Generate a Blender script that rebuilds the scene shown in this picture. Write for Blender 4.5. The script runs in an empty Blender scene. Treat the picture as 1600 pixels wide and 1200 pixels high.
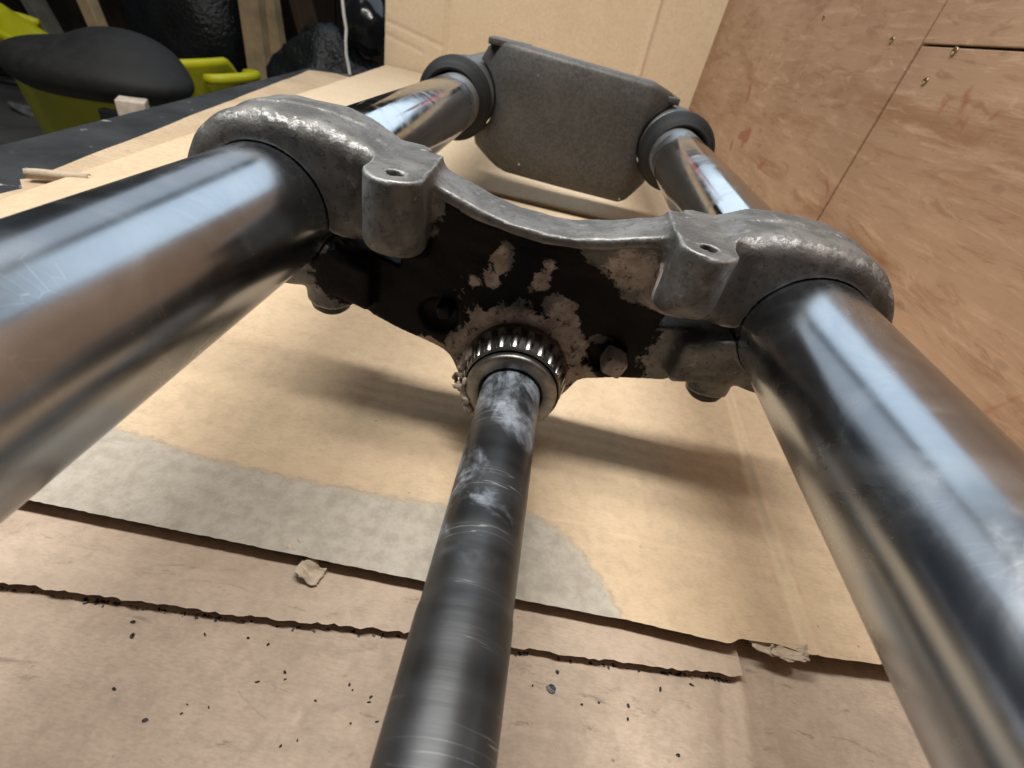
import bpy, math, random
import numpy as np
from mathutils import Matrix, Vector

random.seed(7)
rng = np.random.default_rng(7)
S = bpy.context.scene
COL = S.collection
MM = 0.001

# ------------------------------------------------------------------ camera
cam_d = bpy.data.cameras.new("camera")
cam = bpy.data.objects.new("camera", cam_d)
COL.objects.link(cam)
S.camera = cam
FPX = 740.0
vp = np.array([914 - 800, 44 - 600, FPX]); ey = vp / np.linalg.norm(vp)
uu = np.cross([0, 1, 0.0], ey); uu /= np.linalg.norm(uu); ww = np.cross(ey, uu)
ra = math.radians(16.35)
ex = math.cos(ra) * uu + math.sin(ra) * ww
ez = -(-math.sin(ra) * uu + math.cos(ra) * ww)
MC = np.stack([ex, ey, ez], 1)
right, down, fwd = MC[0], MC[1], MC[2]
rot = Matrix(((right[0], -down[0], -fwd[0]), (right[1], -down[1], -fwd[1]), (right[2], -down[2], -fwd[2])))
cam.matrix_world = Matrix.Translation((-0.003, 0.0, 0.152)) @ rot.to_4x4()
cam_d.sensor_width = 36.0
cam_d.lens = 36.0 * FPX / 1600.0
cam_d.clip_start = 0.002
cam_d.clip_end = 60.0
cam_d.dof.use_dof = True
cam_d.dof.focus_distance = 0.160
cam_d.dof.aperture_fstop = 20.0

# ------------------------------------------------------------------ world and lamps (indoors: a garage lit by lamps)
W = bpy.data.worlds.new("World"); S.world = W; W.use_nodes = True
W.node_tree.nodes["Background"].inputs[0].default_value = (0.60, 0.72, 0.90, 1)
W.node_tree.nodes["Background"].inputs[1].default_value = 0.04
S.view_settings.view_transform = 'Standard'
S.view_settings.look = 'None'
S.view_settings.exposure = 0.0
S.view_settings.gamma = 1.0


def area(name, loc, target, sx, sy, power, col):
    l = bpy.data.lights.new(name, 'AREA'); l.shape = 'RECTANGLE'; l.size = sx; l.size_y = sy
    l.energy = power; l.color = col
    o = bpy.data.objects.new(name, l); COL.objects.link(o)
    o.location = loc
    d = (Vector(target) - Vector(loc)).normalized()
    # the lamp's long side (local X) stays level and square to the view along Y
    xa = Vector((1, 0, 0)) - d * d.x; xa.normalize()
    za = -d; ya = za.cross(xa)
    o.rotation_euler = Matrix((xa, ya, za)).transposed().to_euler()
    return o


area("ceiling_lamp", (-0.38, 0.19, 1.12), (-0.30, 0.19, 0.0), 1.25, 0.10, 25.0, (1.0, 0.97, 0.925))
area("window_light", (0.12, 1.78, 1.36), (0.02, 0.2, 0.1), 1.25, 1.6, 10.5, (0.74, 0.88, 1.0))
area("side_window_light", (-1.05, 1.45, 1.30), (0.0, 0.15, 0.1), 0.75, 1.5, 3.0, (0.80, 0.90, 1.0))
area("garage_lamp", (-1.6, 0.6, 2.1), (-1.5, 1.6, -0.3), 0.8, 0.3, 2.2, (1.0, 0.97, 0.92))


# ------------------------------------------------------------------ helpers
def link(name, me, mat=None, parent=None, loc=(0, 0, 0), smooth=True, rot=None):
    o = bpy.data.objects.new(name, me)
    COL.objects.link(o)
    if mat is not None and len(me.materials) == 0:
        me.materials.append(mat)
    if smooth:
        me.polygons.foreach_set("use_smooth", np.ones(len(me.polygons), dtype=bool))
    o.location = loc
    if rot is not None:
        o.rotation_euler = rot
    if parent is not None:
        o.parent = parent
    return o


def mesh(name, v, f):
    me = bpy.data.meshes.new(name)
    me.from_pydata([tuple(map(float, p)) for p in v], [], [tuple(map(int, q)) for q in f])
    me.update()
    return me


def fast_mesh(name, v, quads):
    me = bpy.data.meshes.new(name)
    v = np.asarray(v, np.float32); q = np.asarray(quads, np.int32)
    me.vertices.add(len(v)); me.vertices.foreach_set("co", v.ravel())
    me.loops.add(q.size); me.loops.foreach_set("vertex_index", q.ravel())
    me.polygons.add(len(q))
    me.polygons.foreach_set("loop_start", np.arange(0, q.size, 4, dtype=np.int32))
    me.polygons.foreach_set("loop_total", np.full(len(q), 4, np.int32))
    me.update(calc_edges=True); me.validate()
    return me


def empty(name, loc, label, cat, group=None, rz=0.0):
    o = bpy.data.objects.new(name, None); COL.objects.link(o)
    o.location = loc; o.rotation_euler = (0, 0, rz); o.empty_display_size = 0.02
    o["label"] = label; o["category"] = cat
    if group: o["group"] = group
    return o


def tag(o, label, cat, group=None):
    o["label"] = label; o["category"] = cat
    if group: o["group"] = group
    return o


def attr(me, name, vals):
    a = me.attributes.new(name, 'FLOAT', 'POINT')
    a.data.foreach_set("value", np.asarray(vals, np.float32))


def lathe(prof, seg=96, axis='y', closed=False):
    """prof: list of (radius, position along axis)"""
    v = []; f = []
    n = len(prof)
    for k in range(seg):
        t = 2 * math.pi * k / seg
        c, s = math.cos(t), math.sin(t)
        for r, p in prof:
            if axis == 'y': v.append((r * c, p, r * s))
            elif axis == 'z': v.append((r * c, r * s, p))
            else: v.append((p, r * c, r * s))
    for k in range(seg):
        k2 = (k + 1) % seg
        for i in range(n - 1 if not closed else n):
            j = (i + 1) % n
            q = (k * n + i, k * n + j, k2 * n + j, k2 * n + i)
            f.append(q if axis != 'y' else q[::-1])
    return v, f


def box(x0, x1, y0, y1, z0, z1, b=0.0):
    if b <= 0:
        v = [(x, y, z) for x in (x0, x1) for y in (y0, y1) for z in (z0, z1)]
        f = [(0, 1, 3, 2), (4, 6, 7, 5), (0, 4, 5, 1), (2, 3, 7, 6), (0, 2, 6, 4), (1, 5, 7, 3)]
        return v, f
    import bmesh
    v, f = box(x0, x1, y0, y1, z0, z1)
    bm = bmesh.new()
    vs = [bm.verts.new(p) for p in v]
    for q in f: bm.faces.new([vs[i] for i in q])
    bmesh.ops.bevel(bm, geom=bm.edges[:], offset=b, segments=2, affect='EDGES', profile=0.5)
    bm.verts.index_update()
    vv = [tuple(a.co) for a in bm.verts]; ff = [[a.index for a in q.verts] for q in bm.faces]
    bm.free()
    return vv, ff


def join(*parts):
    V = []; F = []
    for v, f in parts:
        o = len(V); V += list(v); F += [tuple(i + o for i in q) for q in f]
    return V, F


def tube_path(pts, r, seg=8):
    v = []; f = []
    pts = [Vector(p) for p in pts]
    n = len(pts)
    up = Vector((0.13, 0.2, 1)).normalized()
    for i, p in enumerate(pts):
        d = (pts[min(i + 1, n - 1)] - pts[max(i - 1, 0)]).normalized()
        a = d.cross(up)
        if a.length < 1e-3: a = d.cross(Vector((1, 0, 0)))
        a.normalize(); b = d.cross(a)
        rr = r[i] if isinstance(r, (list, tuple)) else r
        for k in range(seg):
            t = 2 * math.pi * k / seg
            v.append(tuple(p + a * (rr * math.cos(t)) + b * (rr * math.sin(t))))
    for i in range(n - 1):
        for k in range(seg):
            k2 = (k + 1) % seg
            f.append((i * seg + k, i * seg + k2, (i + 1) * seg + k2, (i + 1) * seg + k))
    f.append(tuple(range(seg))[::-1]); f.append(tuple((n - 1) * seg + k for k in range(seg)))
    return v, f


# value noise in numpy
def vnoise(x, y, z=0.0, seed=0):
    x = np.asarray(x, float); y = np.asarray(y, float); z = np.asarray(z, float) + np.zeros_like(x)
    xi = np.floor(x).astype(np.int64); yi = np.floor(y).astype(np.int64); zi = np.floor(z).astype(np.int64)
    xf = x - xi; yf = y - yi; zf = z - zi
    s = lambda t: t * t * (3 - 2 * t)
    def h(a, b, c):
        n = (a * 374761393 + b * 668265263 + c * 2147483647 + seed * 1274126177) & 0xffffffff
        n = ((n ^ (n >> 13)) * 1274126177) & 0xffffffff
        n = n ^ (n >> 16)
        return (n & 0xffff) / 65535.0
    u, v, w = s(xf), s(yf), s(zf)
    def l(a, b, t): return a + (b - a) * t
    return l(l(l(h(xi, yi, zi), h(xi + 1, yi, zi), u), l(h(xi, yi + 1, zi), h(xi + 1, yi + 1, zi), u), v),
             l(l(h(xi, yi, zi + 1), h(xi + 1, yi, zi + 1), u), l(h(xi, yi + 1, zi + 1), h(xi + 1, yi + 1, zi + 1), u), v), w) * 2 - 1


def fbm(x, y, z=0.0, oct=4, seed=0):
    a = 0; amp = 0.5
    for k in range(oct):
        a = a + amp * vnoise(x * 2 ** k, y * 2 ** k, np.asarray(z) * 2 ** k, seed + k); amp *= 0.5
    return a


def poly_sd(px, py, poly):
    """signed distance to a polygon, negative inside"""
    px = np.asarray(px, np.float32); py = np.asarray(py, np.float32)
    d = np.full(px.shape, 1e9, np.float32); inside = np.zeros(px.shape, bool)
    n = len(poly)
    for i in range(n):
        ax, ay = poly[i]; bx, by = poly[(i + 1) % n]
        ex_, ey_ = bx - ax, by - ay
        wx, wy = px - ax, py - ay
        t = np.clip((wx * ex_ + wy * ey_) / (ex_ * ex_ + ey_ * ey_ + 1e-12), 0, 1)
        d = np.minimum(d, (wx - ex_ * t) ** 2 + (wy - ey_ * t) ** 2)
        c = ((ay > py) != (by > py)) & (px < (bx - ax) * (py - ay) / (by - ay + 1e-12) + ax)
        inside ^= c
    d = np.sqrt(d)
    return np.where(inside, -d, d)


def polyline_d(px, py, pts):
    d = np.full(np.shape(px), 1e9)
    for (ax, ay), (bx, by) in zip(pts[:-1], pts[1:]):
        ex_, ey_ = bx - ax, by - ay
        t = np.clip(((px - ax) * ex_ + (py - ay) * ey_) / (ex_ * ex_ + ey_ * ey_ + 1e-12), 0, 1)
        d = np.minimum(d, np.hypot(px - ax - ex_ * t, py - ay - ey_ * t))
    return d


def smin(a, b, k):
    h = np.clip(k - np.abs(a - b), 0, None) / k
    return np.minimum(a, b) - h * h * h * k / 6.0


def smax(a, b, k): return -smin(-a, -b, k)


def extr(d2, y, y0, y1, r=0.0):
    """extrude a 2-D distance between y0 and y1 with rounded edges"""
    w0 = d2 + r
    w1 = np.abs(y - (y0 + y1) / 2) - (y1 - y0) / 2 + r
    return np.minimum(np.maximum(w0, w1), 0) + np.hypot(np.maximum(w0, 0), np.maximum(w1, 0)) - r


def rbox(x, y, z, x0, x1, y0, y1, z0, z1, r):
    a = np.abs(x - (x0 + x1) / 2) - (x1 - x0) / 2 + r
    b = np.abs(y - (y0 + y1) / 2) - (y1 - y0) / 2 + r
    c = np.abs(z - (z0 + z1) / 2) - (z1 - z0) / 2 + r
    return np.minimum(np.maximum(a, np.maximum(b, c)), 0) + np.sqrt(np.maximum(a, 0) ** 2 + np.maximum(b, 0) ** 2 + np.maximum(c, 0) ** 2) - r


def surface_nets(fn, lo, hi, h):
    n = [int(math.ceil((b - a) / h)) + 1 for a, b in zip(lo, hi)]
    ax = [np.float32(lo[i]) + np.float32(h) * np.arange(n[i], dtype=np.float32) for i in range(3)]
    X, Y, Z = np.meshgrid(*ax, indexing='ij')
    D = fn(X, Y, Z).astype(np.float32)
    del X, Y, Z
    sg = D < 0
    nx, ny, nz = n
    acc = np.zeros((nx - 1, ny - 1, nz - 1, 3), np.float32); cnt = np.zeros((nx - 1, ny - 1, nz - 1), np.float32)
    def sl(o): return tuple(slice(a, (m - 1) + a) for a, m in zip(o, n))
    for axis in range(3):
        others = [i for i in range(3) if i != axis]
        for oa in (0, 1):
            for ob in (0, 1):
                o0 = [0, 0, 0]; o0[others[0]] = oa; o0[others[1]] = ob
                o1 = list(o0); o1[axis] = 1
                a = D[sl(o0)]; b = D[sl(o1)]
                cr = (a < 0) != (b < 0)
                t = np.where(cr, a / np.where(cr, a - b, 1), 0)
                for c in range(3):
                    acc[..., c] += np.where(cr, (t if c == axis else o0[c]), 0)
                cnt += cr
    act = cnt > 0
    idx = np.full(act.shape, -1, np.int64); idx[act] = np.arange(act.sum())
    ii = np.argwhere(act).astype(np.float32)
    V = (ii + acc[act] / cnt[act][:, None]) * h + np.array(lo, np.float32)
    Q = []
    for axis in range(3):
        o1 = [0, 0, 0]; o1[axis] = 1
        s0 = [slice(None)] * 3; s1 = [slice(None)] * 3
        s0[axis] = slice(0, -1); s1[axis] = slice(1, None)
        a = sg[tuple(s0)]; b = sg[tuple(s1)]
        e = np.argwhere(a != b)
        u, w = [(1, 2), (2, 0), (0, 1)][axis]
        ok = (e[:, u] > 0) & (e[:, w] > 0) & (e[:, u] < n[u] - 1) & (e[:, w] < n[w] - 1)
        e = e[ok]
        fl = a[tuple(e.T)]
        def cell(du, dw):
            q = e.copy(); q[:, u] -= du; q[:, w] -= dw
            return idx[tuple(q.T)]
        q = np.stack([cell(1, 1), cell(0, 1), cell(0, 0), cell(1, 0)], 1)
        q[~fl] = q[~fl][:, ::-1]
        Q.append(q)
    return V, np.concatenate(Q)


# ------------------------------------------------------------------ material helpers
class NT:
    def __init__(s, name):
        s.m = bpy.data.materials.new(name); s.m.use_nodes = True
        s.t = s.m.node_tree; s.b = s.t.nodes["Principled BSDF"]; s.n = s.t.nodes; s.l = s.t.links
        s.co = None
    def coord(s):
        if s.co is None: s.co = s.n.new("ShaderNodeTexCoord").outputs["Object"]
        return s.co
    def mapped(s, scale=(1, 1, 1), rot=(0, 0, 0), loc=(0, 0, 0)):
        m = s.n.new("ShaderNodeMapping"); s.l.new(s.coord(), m.inputs[0])
        m.inputs["Scale"].default_value = scale; m.inputs["Rotation"].default_value = rot; m.inputs["Location"].default_value = loc
        return m.outputs[0]
    def noise(s, scale, detail=4, rough=0.55, dist=0.0, vec=None, col=False):
        k = s.n.new("ShaderNodeTexNoise"); k.inputs["Scale"].default_value = scale; k.inputs["Detail"].default_value = detail
        k.inputs["Roughness"].default_value = rough; k.inputs["Distortion"].default_value = dist
        s.l.new(vec if vec is not None else s.coord(), k.inputs["Vector"])
        return k.outputs["Color" if col else "Fac"]
    def voro(s, scale, vec=None, feat='F1', out="Distance"):
        k = s.n.new("ShaderNodeTexVoronoi"); k.feature = feat; k.inputs["Scale"].default_value = scale
        s.l.new(vec if vec is not None else s.coord(), k.inputs["Vector"])
        return k.outputs[out]
    def wave(s, scale, direction='Y', dist=0.0, vec=None, detail=2):
        k = s.n.new("ShaderNodeTexWave"); k.bands_direction = direction; k.inputs["Scale"].default_value = scale
        k.inputs["Distortion"].default_value = dist; k.inputs["Detail"].default_value = detail
        s.l.new(vec if vec is not None else s.coord(), k.inputs["Vector"])
        return k.outputs["Fac"]
    def attr(s, name):
        k = s.n.new("ShaderNodeAttribute"); k.attribute_name = name
        return k.outputs["Fac"]
    def val(s, x, sock):
        if isinstance(x, (int, float)): sock.default_value = x
        elif isinstance(x, tuple): sock.default_value = (x + (1,))[:4] if len(sock.default_value) == 4 else x
        else: s.l.new(x, sock)
    def math(s, op, a, b=0.0, clamp=False):
        k = s.n.new("ShaderNodeMath"); k.operation = op; k.use_clamp = clamp
        s.val(a, k.inputs[0]); s.val(b, k.inputs[1])
        return k.outputs[0]
    def ramp(s, fac, lo, hi, a=0.0, b=1.0):
        k = s.n.new("ShaderNodeMapRange"); s.val(fac, k.inputs[0])
        k.inputs[1].default_value = lo; k.inputs[2].default_value = hi; k.inputs[3].default_value = a; k.inputs[4].default_value = b
        k.interpolation_type = 'SMOOTHSTEP'
        return k.outputs[0]
    def mix(s, fac, a, b, mode='MIX'):
        k = s.n.new("ShaderNodeMix"); k.data_type = 'RGBA'; k.blend_type = mode
        s.val(fac, k.inputs[0]); s.val(a, k.inputs[6]); s.val(b, k.inputs[7])
        return k.outputs[2]
    def mixf(s, fac, a, b):
        k = s.n.new("ShaderNodeMix"); k.data_type = 'FLOAT'
        s.val(fac, k.inputs[0]); s.val(a, k.inputs[2]); s.val(b, k.inputs[3])
        return k.outputs[0]
    def bump(s, h, strength=0.3, dist=0.001, normal=None):
        k = s.n.new("ShaderNodeBump"); k.inputs["Strength"].default_value = strength; k.inputs["Distance"].default_value = dist
        s.l.new(h, k.inputs["Height"])
        if normal is not None: s.l.new(normal, k.inputs["Normal"])
        return k.outputs[0]
    def sep(s, vec=None):
        k = s.n.new("ShaderNodeSeparateXYZ"); s.l.new(vec if vec is not None else s.coord(), k.inputs[0])
        return k.outputs
    def done(s, color=None, rough=None, metal=None, normal=None, spec=None):
        if color is not None: s.val(color, s.b.inputs["Base Color"])
        if rough is not None: s.val(rough, s.b.inputs["Roughness"])
        if metal is not None: s.val(metal, s.b.inputs["Metallic"])
        if spec is not None: s.val(spec, s.b.inputs["Specular IOR Level"])
        if normal is not None: s.l.new(normal, s.b.inputs["Normal"])
        return s.m


def simple(name, col, rough=0.6, metal=0.0, nscale=30.0, var=0.25, bump=0.15, bd=0.001):
    t = NT(name)
    nz = t.noise(nscale, 5, 0.6)
    f = t.ramp(nz, 0.3, 0.7)
    a = tuple(c * (1 - var) for c in col); b = tuple(min(1, c * (1 + var)) for c in col)
    c = t.mix(f, a, b)
    r = t.math('ADD', t.math('MULTIPLY', nz, 0.2), rough - 0.1)
    return t.done(c, r, metal, t.bump(t.noise(nscale * 6, 4), bump, bd))


# ---- chrome stanchion
def m_chrome():
    t = NT("worn chrome")
    yy = t.sep()[1]
    streak = t.noise(60, 4, 0.6, vec=t.mapped((1, 0.06, 1)))
    fine = t.noise(400, 3, 0.6, vec=t.mapped((1, 0.10, 1)))
    smear = t.noise(38, 5, 0.65, 1.0)
    ring = t.noise(260, 2, 0.5, vec=t.mapped((0.05, 1, 0.05)))
    dust = t.ramp(yy, 0.385, 0.43)
    dust = t.math('MULTIPLY', dust, t.ramp(smear, 0.30, 0.55, 0.5, 1.0))
    scr = t.math('MULTIPLY', t.ramp(t.voro(130, vec=t.mapped((1.0, 2.6, 0.5), (0.2, 0.4, 0.9)), feat='DISTANCE_TO_EDGE'), 0.0, 0.012, 1, 0), t.ramp(t.noise(24, 3), 0.54, 0.64))
    base = t.mix(t.ramp(smear, 0.35, 0.75), (0.36, 0.385, 0.42), (0.46, 0.485, 0.515))
    farm = t.ramp(yy, 0.165, 0.215)
    base = t.mix(t.math('MULTIPLY', farm, 0.8), base, (0.60, 0.62, 0.64))
    base = t.mix(t.math('MULTIPLY', dust, 0.75), base, (0.20, 0.195, 0.18))
    base = t.mix(t.math('MULTIPLY', scr, 0.5), base, (0.75, 0.77, 0.8))
    r = t.math('ADD', 0.215, t.math('MULTIPLY', t.ramp(smear, 0.4, 0.8), 0.10))
    r = t.math('ADD', r, t.math('MULTIPLY', t.ramp(streak, 0.4, 0.8), 0.06))
    r = t.mixf(farm, r, t.math('ADD', 0.10, t.math('MULTIPLY', t.ramp(smear, 0.40, 0.75), 0.14)))
    r = t.math('ADD', r, t.math('MULTIPLY', dust, 0.38))
    hgt = t.math('ADD', t.math('MULTIPLY', streak, 0.6), t.math('ADD', t.math('MULTIPLY', fine, 0.15), t.math('MULTIPLY', ring, 0.06)))
    return t.done(base, r, 1.0, t.bump(hgt, 0.16, 0.0006))


# ---- cast aluminium with flaking black paint (attributes: paint / dirt signed fields in mm, >0 inside)
def m_cast():
    t = NT("cast alloy with flaking paint")
    n1 = t.noise(170, 5, 0.65); n2 = t.noise(700, 4, 0.6); n3 = t.noise(55, 5, 0.6, 0.6); n4 = t.noise(350, 5, 0.7)
    geo = t.n.new("ShaderNodeNewGeometry")
    edge = t.ramp(t.math('ADD', geo.outputs["Pointiness"], t.math('MULTIPLY', t.math('SUBTRACT', n1, 0.5), 0.06)), 0.515, 0.56)
    met = t.mix(t.ramp(n3, 0.35, 0.68), (0.105, 0.103, 0.099), (0.205, 0.202, 0.195))
    met = t.mix(t.math('MULTIPLY', t.ramp(n4, 0.52, 0.68), 0.7), met, (0.042, 0.040, 0.038))
    met = t.mix(t.math('MULTIPLY', t.ramp(n1, 0.60, 0.72), 0.55), met, (0.36, 0.36, 0.35))
    wr = t.math('MULTIPLY', t.ramp(t.math('ADD', t.attr("wear"), t.math('MULTIPLY', t.math('SUBTRACT', n4, 0.5), 3.6)), 0.45, 0.8), t.ramp(n1, 0.30, 0.55))
    edge = t.math('MAXIMUM', edge, wr)
    met = t.mix(t.math('MULTIPLY', edge, 0.6), met, (0.55, 0.55, 0.54))
    jit = t.math('ADD', t.math('MULTIPLY', t.math('SUBTRACT', n1, 0.5), 10.0), t.math('ADD', t.math('MULTIPLY', t.math('SUBTRACT', n4, 0.5), 11.0), t.math('MULTIPLY', t.math('SUBTRACT', n3, 0.5), 7.0)))
    paint = t.ramp(t.math('ADD', t.attr("paint"), jit), -0.9, 0.7)
    dirt = t.ramp(t.math('ADD', t.attr("dirt"), jit), -1.6, 1.4)
    dcol = t.mix(t.ramp(n1, 0.35, 0.65), (0.28, 0.22, 0.19), (0.45, 0.395, 0.355))
    dcol = t.mix(t.ramp(n4, 0.54, 0.66), dcol, (0.09, 0.06, 0.05))
    pcol = t.mix(t.ramp(n4, 0.66, 0.76), (0.006, 0.006, 0.007), (0.03, 0.029, 0.028))
    c = t.mix(dirt, met, dcol)
    c = t.mix(paint, c, pcol)
    metal = t.math('MULTIPLY', t.math('SUBTRACT', 1.0, paint), t.math('SUBTRACT', 1.0, t.math('MULTIPLY', dirt, 0.95)))
    metal = t.math('MULTIPLY', metal, t.mixf(edge, 0.55, 0.95))
    r = t.mixf(paint, t.math('ADD', 0.44, t.math('MULTIPLY', n4, 0.28)), 0.42)
    r = t.mixf(dirt, r, t.mixf(paint, 0.85, 0.42))
    h = t.math('ADD', t.math('MULTIPLY', n2, 0.35), t.math('ADD', t.math('MULTIPLY', n1, 0.8), t.math('MULTIPLY', paint, 0.4)))
    return t.done(c, r, metal, t.bump(h, 0.7, 0.0008), spec=t.mixf(paint, 0.35, 0.10))


def m_brace():
    t = NT("sooty grey casting")
    n1 = t.noise(120, 5, 0.65); n2 = t.noise(420, 5, 0.65); n3 = t.noise(26, 4)
    c = t.mix(t.ramp(n2, 0.36, 0.66), (0.060, 0.058, 0.055), (0.100, 0.097, 0.092))
    c = t.mix(t.ramp(n1, 0.5, 0.72, 0, 0.6), c, (0.06, 0.058, 0.055))
    c = t.mix(t.ramp(n3, 0.45, 0.7, 0, 0.35), c, (0.12, 0.117, 0.11))
    sp = t.math('MULTIPLY', t.ramp(t.voro(55), 0.05, 0.07, 1, 0), t.ramp(n3, 0.50, 0.56))
    c = t.mix(sp, c, (0.6, 0.6, 0.58))
    return t.done(c, t.math('ADD', 0.42, t.math('MULTIPLY', n1, 0.25)), 0.35, t.bump(t.math('ADD', n2, n1), 0.35, 0.0008))


def m_stem():
    t = NT("dark greasy steel")
    yy = t.sep()
    ring = t.noise(300, 3, 0.6, vec=t.mapped((0.04, 1, 0.04)))
    ring2 = t.noise(55, 3, 0.6, vec=t.mapped((0.12, 1, 0.12)))
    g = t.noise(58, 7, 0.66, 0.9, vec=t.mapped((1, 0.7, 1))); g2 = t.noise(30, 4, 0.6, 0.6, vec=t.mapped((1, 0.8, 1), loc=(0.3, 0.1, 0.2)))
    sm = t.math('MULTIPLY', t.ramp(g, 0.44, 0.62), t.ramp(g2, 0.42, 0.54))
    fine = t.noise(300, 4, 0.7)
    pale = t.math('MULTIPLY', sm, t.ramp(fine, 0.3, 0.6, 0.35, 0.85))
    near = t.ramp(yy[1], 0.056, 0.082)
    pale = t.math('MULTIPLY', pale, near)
    line = t.math('MULTIPLY', t.ramp(t.math('ABSOLUTE', t.math('SUBTRACT', ring, 0.5)), 0.0, 0.012, 1, 0), t.ramp(ring2, 0.52, 0.6))
    c = t.mix(t.ramp(ring2, 0.35, 0.65), (0.022, 0.023, 0.024), (0.050, 0.052, 0.055))
    c = t.mix(t.math('MULTIPLY', line, 0.4), c, (0.5, 0.5, 0.5))
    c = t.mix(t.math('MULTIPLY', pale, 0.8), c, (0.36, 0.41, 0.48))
    r = t.math('ADD', 0.34, t.math('MULTIPLY', t.ramp(ring2, 0.3, 0.7), 0.12))
    r = t.math('ADD', r, t.math('MULTIPLY', pale, 0.25))
    return t.done(c, r, t.mixf(pale, 0.55, 0.1), t.bump(t.math('ADD', t.math('MULTIPLY', ring, 0.5), t.math('MULTIPLY', pale, 0.8)), 0.3, 0.0005))


# ---- cardboard; attributes: peel (>0 torn grey ply, m), crease 0..1
def m_card(name, ca, cb, ripple=0.12, peel=False, stains=0.5, rough=0.8):
    t = NT(name)
    n1 = t.noise(16, 6, 0.65); n2 = t.noise(190, 6, 0.7); n3 = t.noise(1500, 3, 0.6, vec=t.mapped((0.3, 1, 1)))
    n4 = t.noise(70, 7, 0.72, 0.8, vec=t.mapped((0.5, 1.3, 1)))
    n5 = t.noise(110, 5, 0.7, 0.3, vec=t.mapped((0.5, 1.4, 1), loc=(0.4, 0.7, 0)))
    c = t.mix(t.ramp(n1, 0.32, 0.68), ca, cb)
    c = t.mix(t.ramp(n3, 0.35, 0.7, 0, 0.28), c, tuple(x * 0.72 for x in ca))
    c = t.mix(t.math('MULTIPLY', t.ramp(n4, 0.56, 0.76), stains), c, tuple(x * 0.55 for x in ca))
    c = t.mix(t.math('MULTIPLY', t.ramp(n5, 0.60, 0.72), stains * 0.65), c, tuple(x * 0.42 for x in ca))
    c = t.mix(t.ramp(n2, 0.42, 0.70, 0, 0.30), c, tuple(x * 0.6 for x in ca))
    cr = t.attr("crease")
    c = t.mix(t.math('MULTIPLY', cr, 0.35), c, tuple(min(1, x * 1.3) for x in cb))
    # small specks
    sp = t.math('MULTIPLY', t.ramp(t.voro(150), 0.05, 0.09, 1, 0), t.ramp(n4, 0.54, 0.60))
    c = t.mix(t.math('MULTIPLY', sp, 0.65 * min(1, stains * 2)), c, (0.05, 0.035, 0.03))
    wv = t.wave(45, 'Y', 1.0, vec=t.mapped((0.25, 1, 1)))
    h = t.math('ADD', t.math('MULTIPLY', wv, ripple), t.math('ADD', t.math('MULTIPLY', n3, 0.10), t.math('MULTIPLY', n2, 0.20)))
    if peel:
        tear = t.noise(260, 6, 0.75)
        pf = t.math('ADD', t.math('MULTIPLY', t.attr("peel"), 1.0), t.math('MULTIPLY', t.math('SUBTRACT', tear, 0.5), 0.0065))
        pm = t.ramp(pf, -0.0016, 0.0022, 0, 0.88)
        bd = t.ramp(t.math('ABSOLUTE', pf), 0.0, 0.0009, 1, 0)
        g = t.mix(t.ramp(n2, 0.3, 0.7), (0.33, 0.30, 0.25), (0.47, 0.435, 0.375))
        rip = t.math('MULTIPLY', t.ramp(t.math('ABSOLUTE', t.math('SUBTRACT', n4, 0.47)), 0.0, 0.006, 1, 0), t.ramp(n1, 0.45, 0.55))
        g = t.mix(t.math('MULTIPLY', rip, 0.35), g, (0.13, 0.11, 0.085))
        c = t.mix(pm, c, g)
        c = t.mix(t.math('MULTIPLY', bd, t.ramp(n2, 0.4, 0.6, 0.0, 0.3)), c, (0.22, 0.16, 0.11))
        h = t.math('SUBTRACT', h, t.math('MULTIPLY', pm, 0.5))
        h = t.math('ADD', h, t.math('MULTIPLY', t.math('MULTIPLY', pm, n2), 0.5))
    return t.done(c, rough, 0.0, t.bump(h, 0.7, 0.0012), spec=0.3)


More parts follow.
